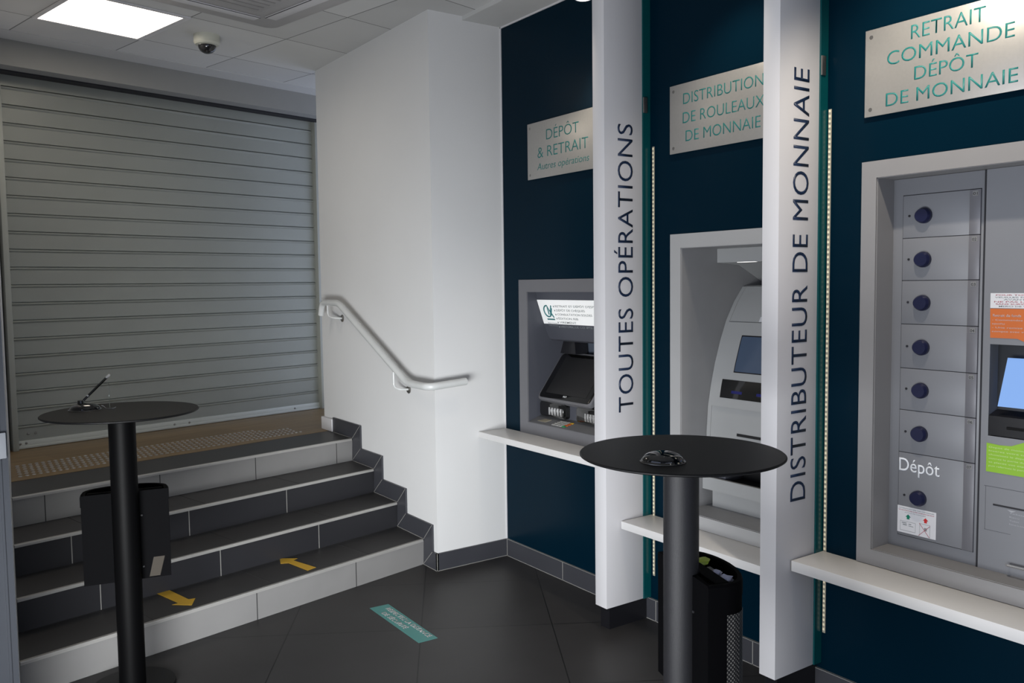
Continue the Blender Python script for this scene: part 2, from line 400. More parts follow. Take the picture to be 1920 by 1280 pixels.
# skirtings
def skirt(name, segs, m_=skirt_m):
    """segs: list of polygons (lists of points) with outward normal and thickness"""
    bm = new()
    for poly, ext in segs: prism(bm, poly, ext)
    return struct(name, bm, m_)
T = .012
NB = [(5.535, .697), (5.100, .697), (5.095, .547), (4.785, .547), (4.780, .400), (4.475, .400), (4.470, .252), (4.160, .252), (4.155, .099), (YC-T, .099)]
def sy(i): return SN[i]/NV.y + XH*(-NV.x)/NV.y*0     # unused helper
yr = [ (SN[i]-NV.x*0 - 0) for i in range(4)]
def y_at(n, x=XH-T): return (n - NV.x*x)/NV.y
low = [(YC-T, 0), (y_at(SN[0])-.001, 0), (y_at(SN[0])-.001-.008, SZ[0]), (y_at(SN[1])-.001, SZ[0]), (y_at(SN[1])-.009, SZ[1]), (y_at(SN[2])-.001, SZ[1]), (y_at(SN[2])-.009, SZ[2]), (y_at(SN[3])-.001, SZ[2]), (y_at(SN[3])-.009, SZ[3]), (5.53, SZ[3])]
top = [(5.53, .697), (5.090, .697), (5.090, .547), (4.783, .547), (4.783, .400), (4.477, .400), (4.477, .252), (4.165, .252), (4.165, .099), (YC-T, .099)]
bm = new(); prism(bm, [Vector((XH-T, y, z)) for y, z in low+top], (T, 0, 0)); sk = struct('baseboard_stairs', bm, skirt_m)
bm = new()
def gl(bm, a, b, nrm, wd=.0030, th=.0010):
    a = Vector(a); b = Vector(b); d = (b-a).normalized(); s_ = d.cross(Vector(nrm)).normalized()*wd
    obox(bm, a-s_/2-Vector(nrm)*.0004, b-a, s_, Vector(nrm)*(th+.0004))
for i in range(4):
    ya, za = low[2+2*i]; yt, zt = top[7-2*i] if i < 4 else (0, 0)
    yt = [4.165, 4.477, 4.783, 5.090][i]; zt = [.252, .400, .547, .697][i]
    gl(bm, (XH-T, ya, za+.002), (XH-T, yt, zt-.001), MX)
    yb, zb = low[1+2*i]; yt2 = [4.165, 4.477, 4.783, 5.090][i]; zt2 = [.099, .252, .400, .547][i]
    gl(bm, (XH-T, yb, zb+.002), (XH-T, yt2-.001, zt2-.001), MX)
    gl(bm, (XH-T, ya+.004, za+.0015), (XH-T, low[3+2*i][0] if i < 3 else 5.525, za+.0015), MX)
gl(bm, (XH-T, YC-T+.002, .0015), (XH-T, low[1][0], .0015), MX)
obj('grout_line', bm, grout_m, sk, smooth=0)
bm = new(); box(bm, (XH-T, YC-T, 0), (W-T, YC, .099)); sk = struct('baseboard_far', bm, skirt_m)
bm = new(); gl(bm, (XH-T, YC-T, .0015), (W-T, YC-T, .0015), MY); gl(bm, (XH-T+.002, YC-T, 0), (XH-T+.002, YC-T, .099), MY, .004); obj('grout_line', bm, grout_m, sk, smooth=0)
bm = new(); box(bm, (W-T, -1.6, 0), (W, YC-T, .099)); sk = struct('baseboard_right', bm, skirt_m)
bm = new(); gl(bm, (W-T, YC-T, .0015), (W-T, -1.5, .0015), MX)
for y in (4.107, 3.58, 2.87, 2.30, 1.70, 1.1, .5): gl(bm, (W-T, y, 0), (W-T, y, .099), MX, .004)
box(bm, (W-T, -1.6, .099), (W, YC-T, .101)); obj('grout_line', bm, grout_m, sk, smooth=0)
bm = new(); box(bm, (XH-.020, 5.532, .598), (XH-.0005, 5.712, .685), .002); struct('baseboard_landing', bm, board_m)

# ------------------------------------------------------------------ roller shutter
NS = 5.90; sb0 = bl(NS)+.03; sb1 = 4.22
sh = thing('roller_shutter', 'closed grey slatted roller shutter at the top of the steps', 'shutter', BN(3.0, NS, .598))
prof = []; z = 2.86+.111*2
pitch = .1108
zz = .742
k = 0
pr = [(0, .645)]
while zz+pitch*k < 3.05:
    z0 = zz+pitch*k
    pr += [(.000, z0-.016), (-.007, z0-.008), (-.008, z0-.003), (-.006, z0), (.014, z0+.0005), (.014, z0+.0065), (.000, z0+.007)]
    k += 1
pr.append((0, min(3.06, zz+pitch*k-.03)))
bm = new(); A = [bm.verts.new(BN(sb0, NS+n, z)) for n, z in pr]; B2 = [bm.verts.new(BN(sb1, NS+n, z)) for n, z in pr]
for i in range(len(pr)-1): bm.faces.new((A[i], B2[i], B2[i+1], A[i+1]))
g = bmesh.ops.solidify(bm, geom=list(bm.faces), thickness=.002)
obj('curtain', bm, shut_m, sh, smooth=25, label='grey steel slats')
bm = new(); obox(bm, BN(sb0, NS-.012, .600), BV*(sb1-sb0), NV*.03, ZV*.05, .003); obox(bm, BN(sb0, NS-.020, .600), BV*(sb1-sb0), NV*.04, ZV*.018, .003)
bb = obj('bottom_bar', bm, shut_m, sh)
for b, z in ((1.936, .690), (1.98, .690), (1.885, .634), (1.92, .634), (2.895, .626), (3.007, .626), (3.9, .626)):
    bm = new(); lathe_dir(bm, [(.008, 0), (.007, .004), (0, .006)], BN(b, NS-.012 if z < .66 else NS-.003, z), -NV, 12); obj('bolt', bm, screw_m, bb)
bm = new(); obox(bm, BN(sb0-.028, NS-.06, .598), BV*.034, NV*.09, ZV*2.40, .003); obj('guide_rail', bm, guide_m, sh, label='pale green-grey left guide rail')
bm = new(); obox(bm, BN(4.135, NS-.05, .598), BV*.034, NV*.07, ZV*2.40, .003); obj('guide_rail', bm, guide_m, sh)
bm = new(); obox(bm, BN(sb0, NS-.05, 2.985), BV*(sb1-sb0), NV*.012, ZV*.015); obj('lintel_slot', bm, seam_m, sh, label='dark slot above the slats')

# ------------------------------------------------------------------ handrail
rail = thing('handrail', 'white tubular handrail bent down at its upper end and wrapping the wall corner', 'handrail', (XH, 4.8, .99))
RXc = XH-.075
pts = [(RXc, 5.53, 1.405), (RXc, 5.500, 1.490), (RXc, 5.235, 1.490), (RXc, 4.300, 1.047), (RXc, YC-.072, 1.047), (2.503, YC-.072, 1.062)]
bm = new(); tube(bm, fillet(pts, .055, 7), .0205, 20); obj('rail', bm, rail_m, rail)
for yy, zt, yp, zp in ((5.415, 1.475, 5.345, 1.385), (4.47, 1.118, 4.425, .995)):
    bm = new(); tube(bm, fillet([(RXc, yy, zt), (RXc, yy, zp+.015), (RXc+.02, yp+.01, zp+.002), (XH-.002, yp, zp)], .03, 6), .0065, 12)
    br = obj('bracket', bm, rail_m, rail)
    bm = new(); lathe_dir(bm, [(0, 0), (.024, 0), (.024, .004), (.020, .007), (0, .007)], (XH-.0005, yp, zp), MX, 24); pl = obj('wall_plate', bm, screw_m, br)

# ------------------------------------------------------------------ ceiling fittings
CL = thing('ceiling_light', 'square recessed ceiling light panel, lit warm white', 'ceiling light', BN(2.1, 4.81, CZ-.004))
bm = new()
for a, b in (((1.80, 4.51), (2.40, 4.53)), ((1.80, 5.09), (2.40, 5.11)), ((1.80, 4.53), (1.82, 5.09)), ((2.365, 4.53), (2.40, 5.09))):
    obox(bm, BN(a[0], a[1], CZ-.010), BV*(b[0]-a[0]), NV*(b[1]-a[1]), ZV*.010)
obj('frame', bm, board_m, CL)
bm = new(); obox(bm, BN(1.82, 4.53, CZ-.007), BV*.545, NV*.56, ZV*.006)
lamp_m = mat('lit_diffuser', (.9, .9, .9), .5, emis=(1, .90, .77), estr=9, noise=0)
obj('diffuser', bm, lamp_m, CL, label='glowing warm white diffuser')

SCm = thing('security_camera', 'cream dome security camera hanging from a ceiling tile', 'camera', (1.488, 5.24, CZ))
cc = (1.488, 5.24, CZ)
bm = new(); lathe(bm, [(0, 0), (.073, 0), (.073, -.004), (.074, -.045), (.066, -.056), (.052, -.060), (.052, -.058), (0, -.058)], cc); obj('housing', bm, mat('cream_plastic', (.50, .50, .43), .5), SCm)
bm = new(); lathe(bm, [(.051, -.060)]+[(.051*math.cos(a), -.060-.046*math.sin(a)) for a in [math.pi/2*i/8 for i in range(1, 9)]], cc)
dm = obj('dome', bm, mat('smoked_dome', (.05, .05, .055), .08, trans=.75, coat=.5), SCm, label='smoked dome')
bm = new(); lathe_dir(bm, [(0, -.02), (.024, -.02), (.026, .012), (.017, .024), (0, .024)], (cc[0], cc[1], CZ-.068), (-.3, -.8, -.6), 24); obj('lens', bm, gloss_black, SCm)

AC = thing('ceiling_air_unit', 'square white air conditioning cassette set into the ceiling', 'air conditioner', BN(2.3, 3.85, CZ))
ac_m = mat('off_white_plastic', (.40, .39, .39), .5)
bm = new(); prism(bm, rrect(BN(2.32, 3.855, CZ), BV, NV, .95, .95, .05), (0, 0, -.022), .006); pn = obj('panel', bm, ac_m, AC)
bm = new(); prism(bm, rrect(BN(2.32, 3.855, CZ-.0225), BV, NV, .50, .50, .02), (0, 0, -.006), .002); gr = obj('grille', bm, ac_m, AC)
bm = new()
for i in range(9): obox(bm, BN(2.10, 3.64+i*.052, CZ-.0295), BV*.44, NV*.012, ZV*.001)
obj('grille_slot', bm, mat('grille_grey', (.25, .24, .24), .6), gr, smooth=0)
for k_, (cb, cn, hb, hn) in enumerate(((2.32, 4.205, .30, .035), (2.32, 3.505, .30, .035), (2.67, 3.855, .035, .30), (1.97, 3.855, .035, .30))):
    bm = new(); obox(bm, BN(cb-hb, cn-hn, CZ-.029), BV*2*hb, NV*2*hn, ZV*.007, .003); fl = obj('flap', bm, board_m, AC)
    bm = new(); d_ = (.0, .02) if hb > hn else (.02, .0)
    obox(bm, BN(cb-hb+d_[0]*0, cn-hn, CZ-.0300), BV*(2*hb if hb > hn else .006), NV*(2*hn if hn > hb else .006), ZV*.0008); obj('flap_gap', bm, seam_m, fl, smooth=0)

lampspot = mat('lit_spot_lens', (.9, .9, .9), .4, emis=(1, .95, .88), estr=3.0)
spots = []
for i, (y, lab, pw) in enumerate(((3.11, 'small white ceiling spotlight above the deposit and withdrawal machine', 30), (2.34, 'small white ceiling spotlight above the coin roll machine', 22), (1.42, 'small white ceiling spotlight above the coin deposit lockers', 80))):
    xs = (2.585, 2.45, 2.25)[i]
    sp = thing('spotlight', lab, 'spotlight', (xs, y, CZ-.022 if xs > 2.56 else CZ))
    zt = CZ-.022 if xs > 2.56 else CZ
    bm = new(); lathe(bm, [(0, zt), (.045, zt), (.045, 2.905), (.040, 2.898), (.034, 2.898), (.034, 2.903), (0, 2.903)], (xs, y, 0), 32); obj('housing', bm, board_m, sp)
    bm = new(); lathe(bm, [(0, 2.902), (.033, 2.902), (.033, 2.8975), (0, 2.8975)], (xs, y, 0), 32); obj('lens', bm, lampspot, sp)
    l = bpy.data.lights.new('spot_light', 'SPOT'); l.energy = pw; l.spot_size = math.radians((95, 95, 96)[i]); l.spot_blend = .8; l.color = (1, .90, .76); l.shadow_soft_size = .03
    lo = bpy.data.objects.new('spot_light', l); COL.objects.link(lo); lo.parent = sp; lo.location = Vector((0, 0, 2.89-zt))
    lo.rotation_euler = (Vector((W, y+(.06 if i == 2 else 0), (2.0, 2.0, 2.05)[i]))-Vector((xs, y, 2.89))).to_track_quat('-Z', 'Y').to_euler()

# ------------------------------------------------------------------ sign pillars
def pillar(y, th, x0, x1, zb, label, txt, tz0, tz1, xa, xb, br_y, br_z):
    p = thing('sign_pillar', label, 'sign pillar', (2.68, y+th/2, 0), 'lettered boards between the machines')
    bm = new(); box(bm, (x0, y, zb), (x1, y+th, CZ-.02), .0015); b_ = obj('board', bm, board_m, p)
    bm = new(); box(bm, (x0+.028, y+.012, 0), (W-.013, y+th-.006, zb)); obj('plinth', bm, satin_black, p, smooth=0, label='black plinth')
    bm = new(); box(bm, (x1, y-.006, zb), (W-.001, y+th-.012, CZ-.023)); obj('spacer', bm, teal_panel, p, smooth=0, label='teal spacer between board and wall')
    obj('lettering', text(txt, (xb, y-.0002, tz0), ZV, MX, tz1-tz0, xb-xa, .0012, weight=-.004, spacing=1.06), letter_m, p, smooth=0, label='navy lettering reading upwards')
    bm = new(); box(bm, (x1-.001, y-.012, br_z), (x1+.022, y-.006, br_z+.07), .001); obj('bracket', bm, screw_m, p)
    return p
pillar(2.920, .078, 2.541, 2.770, .105, 'white upright board lettered TOUTES OPÉRATIONS', 'TOUTES OPÉRATIONS', 1.007, 2.311, 2.614, 2.709, 0, 2.37)
pillar(1.985, .072, 2.545, 2.772, .125, 'white upright board lettered DISTRIBUTEUR DE MONNAIE', 'DISTRIBUTEUR DE MONNAIE', .782, 2.362, 2.618, 2.712, 0, 2.35)

led_m = mat('warm_led', (.6, .55, .4), .5, emis=(1, .88, .60), estr=.22)
def led(y, z0, z1, label):
    t = thing('led_strip', label, 'light strip', (W, y, z0), 'light strips beside the lettered boards')
    bm = new(); box(bm, (W-.003, y-.006, z0), (W-.0002, y+.006, z1)); obj('strip', bm, mat('strip_backing', (.35, .32, .25), .6), t, smooth=0)
    bm = new(); z = z0+.01
    while z < z1-.005: box(bm, (W-.0055, y-.0035, z), (W-.003, y+.0035, z+.009)); z += .0185
    o = obj('led_beads', bm, led_m, t, smooth=0)
led(2.893, .214, 2.218, 'vertical strip of warm LEDs beside the TOUTES OPÉRATIONS board')
led(1.968, .246, 2.229, 'vertical strip of warm LEDs beside the DISTRIBUTEUR DE MONNAIE board')

# ------------------------------------------------------------------ shelves
def shelf(y0, y1, zt, th, label, x0=2.625):
    bm = new(); box(bm, (x0, y0, zt-th), (W, y1, zt), .0015)
    return tag(obj('wall_shelf', bm, shelf_m), label, 'shelf', 'white ledges under the machines', loc=(W, (y0+y1)/2, zt-th))
shelf(2.998, 4.122, .757, .034, 'white ledge below the machine with the glowing sign')
shelf(2.058, 2.912, .504, .036, 'white ledge below the light grey recessed machine')
shelf(-.6, 1.978, .564, .040, 'white ledge below the coin lockers')

# ------------------------------------------------------------------ sign plates
def plate(yl, yr_, z0, z1, label, lines, cols=teal_m):
    t = thing('sign_plate', label, 'sign', (W, (yl+yr_)/2, z0), 'metal plates above the machines')
    bm = new(); box(bm, (W-.014, yr_, z0), (W-.009, yl, z1), .0008); obj('plate', bm, plate_m, t)
    for s, y0, y1, zb, cap, sh_, wt in lines:
        obj('lettering', text(s, (W-.0142, y0, zb), MY, ZV, y0-y1, cap, .0003, weight=wt, shear=sh_), cols, t, smooth=0, label='teal lettering')
    for y in (yl-.022, yr_+.022):
        for z in (z0+.024, z1-.026):
            bm = new(); lathe_dir(bm, [(0, 0), (.0085, 0), (.0085, .012), (.007, .0145), (0, .0145)], (W, y, z), MX, 20); obj('screw', bm, screw_m, t)
plate(3.857, 3.248, 2.166, 2.467, 'metal plate lettered DÉPÔT & RETRAIT, Autres opérations', [('DÉPÔT', 3.687, 3.415, 2.362, .058, 0, -.010), ('& RETRAIT', 3.765, 3.341, 2.274, .060, 0, -.010), ('Autres opérations', 3.769, 3.334, 2.210, .037, .18, -.006)])
plate(2.777, 2.175, 2.166, 2.463, 'metal plate lettered DISTRIBUTION DE ROULEAUX DE MONNAIE', [('DISTRIBUTION', 2.696, 2.263, 2.373, .050, 0, -.008), ('DE ROULEAUX', 2.698, 2.258, 2.291, .050, 0, -.008), ('DE MONNAIE', 2.681, 2.276, 2.211, .050, 0, -.008)])
plate(1.820, 1.237, 2.172, 2.472, 'metal plate lettered RETRAIT COMMANDE DÉPÔT DE MONNAIE, lit warm', [('RETRAIT', 1.651, 1.405, 2.405, .050, 0, -.004), ('COMMANDE', 1.736, 1.316, 2.336, .049, 0, -.004), ('DÉPÔT', 1.637, 1.425, 2.268, .047, 0, -.004), ('DE MONNAIE', 1.739, 1.303, 2.197, .048, 0, -.004)])

# ------------------------------------------------------------------ machine surrounds
def surround(t, yo0, yo1, zo0, zo1, hole, m_, X1, th=.008):
    """picture-frame surround plus the box liner of the recess"""
    yi0, yi1, zi0, zi1 = hole; yi0 += .002; yi1 -= .002; zi0 += .002; zi1 -= .002
    bm = new(); x0 = W-th; x1 = W-.0005
    box(bm, (x0, yo0, zo0), (x1, yi0, zo1)); box(bm, (x0, yi1, zo0), (x1, yo1, zo1))
    box(bm, (x0, yi0, zo0), (x1, yi1, zi0)); box(bm, (x0, yi0, zi1), (x1, yi1, zo1))
    obj('surround', bm, m_, t, smooth=0)
    bm = new(); q = .002
    box(bm, (x1, yi0, zi0), (X1, yi0+q, zi1)); box(bm, (x1, yi1-q, zi0), (X1, yi1, zi1))
    box(bm, (x1, yi0, zi0), (X1, yi1, zi0+q)); box(bm, (x1, yi0, zi1-q), (X1, yi1, zi1))
    box(bm, (X1, yi0, zi0), (X1+q, yi1, zi1))
    return bm

# --- machine 1: cash machine with glowing sign
m1 = thing('cash_machine', 'dark grey cash machine with glowing header sign and black tilted screen', 'cash machine', (W, 3.596, .74))
bm = surround(m1, 3.226, 3.966, .745, 1.622, F1, grey_frame, 3.25); obj('recess_liner', bm, atm_grey, m1, smooth=0)
Yl, Yr = 3.886, 3.306
def ext(name, prof_, m_, parent, ya=Yr, yb=Yl, **k):
    bm = new(); prism(bm, [Vector((x, ya, z)) for x, z in prof_], (0, yb-ya, 0)); return obj(name, bm, m_, parent, smooth=30, **k)
# header box: slanted light panel + soffit
ext('header', [(2.870, 1.552), (2.876, 1.512), (2.938, 1.336), (2.965, 1.285), (2.985, 1.275), (3.24, 1.275), (3.24, 1.552)], atm_grey, m1)
lbv = Vector((2.943-2.879, 0, 1.336-1.510)); lbn = Vector((-lbv.z, 0, lbv.x)).normalized()
if lbn.x > 0: lbn = -lbn
bm = new(); o_ = Vector((2.878, Yr+.001, 1.510))+lbn*.0002
obox(bm, o_, YV*(Yl-Yr-.002), lbv, lbn*.003); hl = obj('light_panel', bm, light_sign, m1, smooth=0, label='glowing white header sign')
def on_lb(y, t): return Vector((2.878, y, 1.510))+lbv*t+lbn*.0036
eyl = -lbv.normalized()
parts = []
for s, y0, y1, t in (('RETRAIT ET DÉPÔT D\'ESPÈCES', 3.735, 3.345, .23), ('DÉPÔT DE CHÈQUES', 3.735, 3.49, .36), ('CONSULTATION SOLDES', 3.735, 3.44, .49), ('ÉDITION RIB', 3.735, 3.565, .62), ('VIREMENT', 3.735, 3.59, .745), ('HISTORIQUE COMPTE CHÈQUE', 3.735, 3.35, .88)):
    parts.append(text(s, on_lb(y0, t), MY, eyl, y0-y1, .0125, .0003, weight=.004))
    b_ = new(); p = on_lb(y0+.018, t); obox(b_, p, MY*.008, eyl*.009, lbn*.0003); parts.append(b_)
obj('lettering', merge(parts), txt_grey, hl, smooth=0)
# logo: open ring + A strokes + bar
parts = []; lc = on_lb(3.815, .36)
def stroke(pp, r): 
    b_ = new(); tube(b_, [lc+MY*x+eyl*y for x, y in pp], r, 6); parts.append(b_)
stroke([(.030*math.cos(math.radians(a)), .033*math.sin(math.radians(a))) for a in range(75, 345, 15)]+[(.036, .004), (.042, .018)], .0042)
stroke([(.006, -.020), (.008, .030), (.020, .004), (.044, -.038)], .0038)
stroke([(.018, -.022), (.044, .034)], .0040)
obj('logo', merge(parts), mat('logo_teal', (.03, .17, .18), .5), hl, smooth=30, label='teal swirling monogram logo')
b_ = new(); obox(b_, on_lb(3.838, .645), MY*.068, eyl*.008, lbn*.0004); obj('logo_bar', b_, mat('logo_teal', (0, 0, 0)), hl, smooth=0)
parts = [text('Banque et Assurances', on_lb(3.842, .76), MY, eyl, .085, .007, .0003), text('Guichet automatique', on_lb(3.842, .84), MY, eyl, .085, .007, .0003)]
obj('small_print', merge(parts), txt_grey, hl, smooth=0)
# back wall behind screen, camera hood
ext('back_panel', [(3.10, .86), (3.10, 1.275), (3.2, 1.275), (3.2, .86)], mat('blue_grey_plastic', (.07, .085, .11), .5), m1)
bm = new(); prism(bm, [Vector((2.995, y, z)) for y, z in ((3.80, 1.277), (3.70, 1.277), (3.69, 1.205), (3.83, 1.205))], (.09, 0, 0), .004); obj('mirror_hood', bm, satin_black, m1)
# tilted screen
sv = Vector((3.055-2.872, 0, 1.195-.957)); svn = sv.normalized(); sn_ = Vector((-svn.z, 0, svn.x))
cS = Vector((2.872, (3.870+3.425)/2, .957))+sv/2
bm = new(); prism(bm, rrect(cS+sn_*.006, YV, svn, .462, sv.length+.016, .03), -sn_*.03, .003); bz = obj('screen_bezel', bm, grey_frame, m1)
bm = new(); prism(bm, rrect(cS+sn_*.010, YV, svn, .438, sv.length-.010, .02), -sn_*.003, .001); obj('screen', bm, glass_dark, m1, label='black tilted screen')
bm = new(); prism(bm, rrect(cS+sn_*.0112+svn*.006, YV, svn, .350, sv.length-.06, .004), -sn_*.001); obj('display', bm, dark_in, m1)
obj('maker_mark', text('NCR', cS+sn_*.0115-svn*(sv.length/2-.020)+YV*.01, MY, svn, .03, .011, .0004), txt_white, bz, smooth=0)
# body under the screen with two card pods
ext('lower_body', [(2.905, .835), (2.905, .945), (2.93, .955), (3.12, 1.20), (3.12, .835)], atm_grey, m1)
for y0, y1, ya, yb in ((3.868, 3.632, 3.785, 3.655), (3.545, 3.33, 3.47, 3.36)):
    bm = new(); prism(bm, rrect((2.878, (y0+y1)/2, .900), YV, ZV, y0-y1, .082, .016), (.035, 0, 0), .003); pod = obj('card_slot', bm, gloss_black, m1)
    bm = new()
    for i in range(5):
        y = ya-(ya-yb)*(i+.5)/5; box(bm, (2.868, y-.008, .872), (2.879, y+.006, .915), .002)
    obj('guide_bar', bm, metal_bright, pod)
ext('deck', [(2.812, .800), (2.812, .826), (2.935, .868), (2.935, .800)], mat('mid_grey_plastic', (.11, .112, .118), .5), m1)
def deckp(x, y): return Vector((x, y, .826+(x-2.812)*.341))
dn = Vector((-.323, 0, .946)); dx = Vector((.946, 0, .323))
kp = None
for r in range(4):
    for c in range(4):
        x = 2.822+r*.014; y = 3.690-c*.030-r*.006
        colm = (mat('key_grey', (.32, .32, .31), .4), mat('key_orange', (.45, .10, .02), .4), mat('key_green', (.02, .25, .08), .4), mat('key_yellow', (.5, .30, .03), .4))
        mm = colm[0] if c < 3 else (colm[2], colm[1], colm[1], colm[3])[r]
        bm = new(); obox(bm, deckp(x, y)+dn*.0004, dx*.011, MY*.024, dn*.004, .001); obj('key', bm, mm, m1)
bm = new(); prism(bm, [deckp(2.835, 3.835), deckp(2.835, 3.765), deckp(2.865, 3.745), deckp(2.865, 3.80)], dn*.002); obj('braille_label', bm, mat('worn_label', (.22, .20, .15), .6), m1)

# --- machine 2: light grey recessed coin roll machine
m2 = thing('coin_roll_dispenser', 'light grey recessed coin roll machine with curved fascia and blue screen', 'coin dispenser', (W, 2.425, .5))
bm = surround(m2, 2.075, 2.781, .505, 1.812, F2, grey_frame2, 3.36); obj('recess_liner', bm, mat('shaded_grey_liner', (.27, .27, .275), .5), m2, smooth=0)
Y2a, Y2b = 2.134, 2.714
prof2 = [(2.975, .800), (2.975, .905), (2.985, 1.03), (3.005, 1.13), (3.030, 1.223), (3.065, 1.325), (3.106, 1.419), (3.160, 1.505), (3.220, 1.574), (3.245, 1.580), (3.30, 1.580), (3.30, .800)]
ext('fascia', prof2, atm_light, m2, Y2a, Y2b)
ext('fascia_edge', [(x-.003, z) for x, z in prof2[:9]]+[(x+.010, z) for x, z in reversed(prof2[:9])], atm_light, m2, 2.690, 2.700)
def xz(z):
    for (xa, za), (xb, zb) in zip(prof2, prof2[1:]):
        if za <= z <= zb: return xa+(xb-xa)*(z-za)/(zb-za)
def curved(name, m_, parent, ya, yb, za, zb, off, th, n=8, label=None):
    """plate that follows the curved fascia"""
    zs = [za+(zb-za)*i/n for i in range(n+1)]
    f_ = [Vector((xz(z)-off-th, ya, z)) for z in zs]; b_ = [Vector((xz(z)-off, ya, z)) for z in reversed(zs)]
    bm = new(); prism(bm, f_+b_, (0, yb-ya, 0)); return obj(name, bm, m_, parent, smooth=30, label=label)
pnl = curved('screen_panel', atm_light, m2, 2.170, 2.686, 1.035, 1.412, .0, .010)
curved('screen_frame', satin_black, pnl, 2.217, 2.587, 1.190, 1.355, .010, .0012)
scr_m = mat('blue_screen', (.02, .03, .05), .15, emis=(.10, .15, .25), estr=.22)
curved('screen', scr_m, m2, 2.222, 2.582, 1.195, 1.350, .0112, .0012, label='dim blue screen')
bp_ = curved('reader_panel', gloss_black, m2, 2.19, 2.642, 1.075, 1.157, .010, .002, label='black reader panel')
curved('indicator', mat('blue_glow', (.01, .01, .08), .3, emis=(.02, .03, .2), estr=.12), bp_, 2.52, 2.58, 1.098, 1.110, .012, .0004)
curved('indicator', MATS['blue_glow'], bp_, 2.36, 2.44, 1.098, 1.110, .012, .0004)
ck = curved('sticker', paper_m, m2, 2.478, 2.524, 1.416, 1.438, .0, .001, 2, label='small white sticker with black dot')
curved('dot', satin_black, ck, 2.494, 2.508, 1.423, 1.433, .001, .0006, 2)
curved('note_slot', dark_in, m2, 2.36, 2.535, .912, .924, .0, .003, 2, label='thin black slot')
ext('hood', [(3.043, 1.685), (3.043, 1.748), (3.35, 1.748), (3.35, 1.60), (3.19, 1.675)], atm_light, m2, Y2a, Y2b)
for y0, y1 in ((2.60, 2.50), (2.40, 2.30)):
    bm = new(); obox(bm, (3.046, y0, 1.6835), MY*.1, XV*.03, ZV*.002); obj('hood_light', bm, mat('lit_hood_light', (.8, .8, .8), .5, emis=(1, .98, .92), estr=1.6), m2, smooth=0)
# tray
ext('tray_back', [(3.10, .60), (3.10, .80), (3.2, .80), (3.2, .60)], dark_in, m2, Y2a, Y2b)
ext('tray_floor', [(2.965, .648), (2.965, .690), (3.10, .690), (3.10, .648)], dark_in, m2, Y2a, Y2b)
ext('tray_lip', [(2.950, .648), (2.950, .706), (2.965, .706), (2.965, .648)], atm_light, m2, Y2a, Y2b)
ext('lower_panel', [(2.985, .566), (2.985, .648), (3.10, .648), (3.10, .566)], atm_light, m2, Y2a, 2.685)
bm = new(); box(bm, (2.975, 2.60, .69), (3.10, 2.7, .75), .006); obj('tray_insert', bm, atm_grey, m2)

# --- machine 3: deposit lockers and withdrawal unit
m3 = thing('deposit_locker_unit', 'grey coin deposit unit with a column of seven numbered locker doors and blue knobs', 'coin machine', (W, 1.4, .57))
bm = surround(m3, .92, 1.831, .566, 2.017, F3, grey_frame3, 3.3); obj('recess_liner', bm, grey_frame3, m3, smooth=0)
XL = 2.912
bm = new(); box(bm, (XL+.004, 1.450, .624), (XL+.35, 1.772, 1.955), .001); obj('locker_body', bm, locker_m, m3)
splits = [1.895, 1.744, 1.594, 1.439, 1.281, 1.130, .976, .671]
knob_z = [1.820, 1.667, 1.515, 1.358, 1.205, 1.050, .818]
for i in range(7):
    z1, z0 = splits[i], splits[i+1]
    bm = new(); box(bm, (XL, 1.498, z0+.0012), (XL+.006, 1.7325, z1-.0012), .0006); d_ = obj('door', bm, locker_m, m3)
    # faceted blue knob, pointed towards its keyhole
    kz = knob_z[i]; yk = 1.653
    bm = new(); out = []
    for a in range(0, 360, 15):
        ra = math.radians(a); r = .0275
        y, z = r*math.cos(ra), r*math.sin(ra)
        if math.cos(ra) > .55: y = r*math.cos(ra)+.004*((math.cos(ra)-.55)/.45)
        out.append((y, z))
    prism(bm, [Vector((XL-.020, yk+y*.86, kz+z*.86)) for y, z in out], (.003, 0, 0))
    bm2 = new(); A = [bm2.verts.new((XL, yk+y, kz+z)) for y, z in out]; Bv = [bm2.verts.new((XL-.012, yk+y, kz+z)) for y, z in out]; Cv = [bm2.verts.new((XL-.022, yk+y*.8, kz+z*.8)) for y, z in out]
    for q in range(len(out)):
        w_ = (q+1) % len(out); bm2.faces.new((A[q], A[w_], Bv[w_], Bv[q])); bm2.faces.new((Bv[q], Bv[w_], Cv[w_], Cv[q]))
    bm2.faces.new(Cv); bm.free()
    kb = obj('knob', bm2, blue_knob, d_, smooth=25, label='dark blue knob')
    bm = new(); lathe_dir(bm, [(0, 0), (.0042, 0), (.0042, .002), (0, .002)], (XL, 1.709, kz+.002), MX, 14); obj('keyhole', bm, seam_m, d_)
    # cover strip with number tag
    bm = new(); box(bm, (XL-.004, 1.460, z0+.0012), (XL+.006, 1.4965, z1-.0012), .001); st = obj('hinge_cover', bm, mat('grey_hinge_cover', (.15, .15, .165), .4, .15), m3)
    bm = new(); box(bm, (XL-.0048, 1.468, z1-.022), (XL-.004, 1.486, z1-.006)); tgp = obj('number_tag', bm, mat('grey_tag', (.19, .19, .19), .5), st, smooth=0)
    obj('number', text('0%d' % (i+1), (XL-.0050, 1.4845, z1-.0195), MY, ZV, .014, .010, .0003), seam_m, st, smooth=0)
bm = new()
for z in splits: box(bm, (XL+.002, 1.46, z-.0012), (XL+.005, 1.7345, z+.0012))
box(bm, (XL+.002, 1.7325, .671), (XL+.005, 1.7345, 1.895)); box(bm, (XL+.002, 1.4965, .671), (XL+.005, 1.498, 1.895)); box(bm, (XL+.001, 1.444, .624), (XL+.3, 1.4505, 1.955))
obj('door_gap', bm, seam_m, m3, smooth=0)
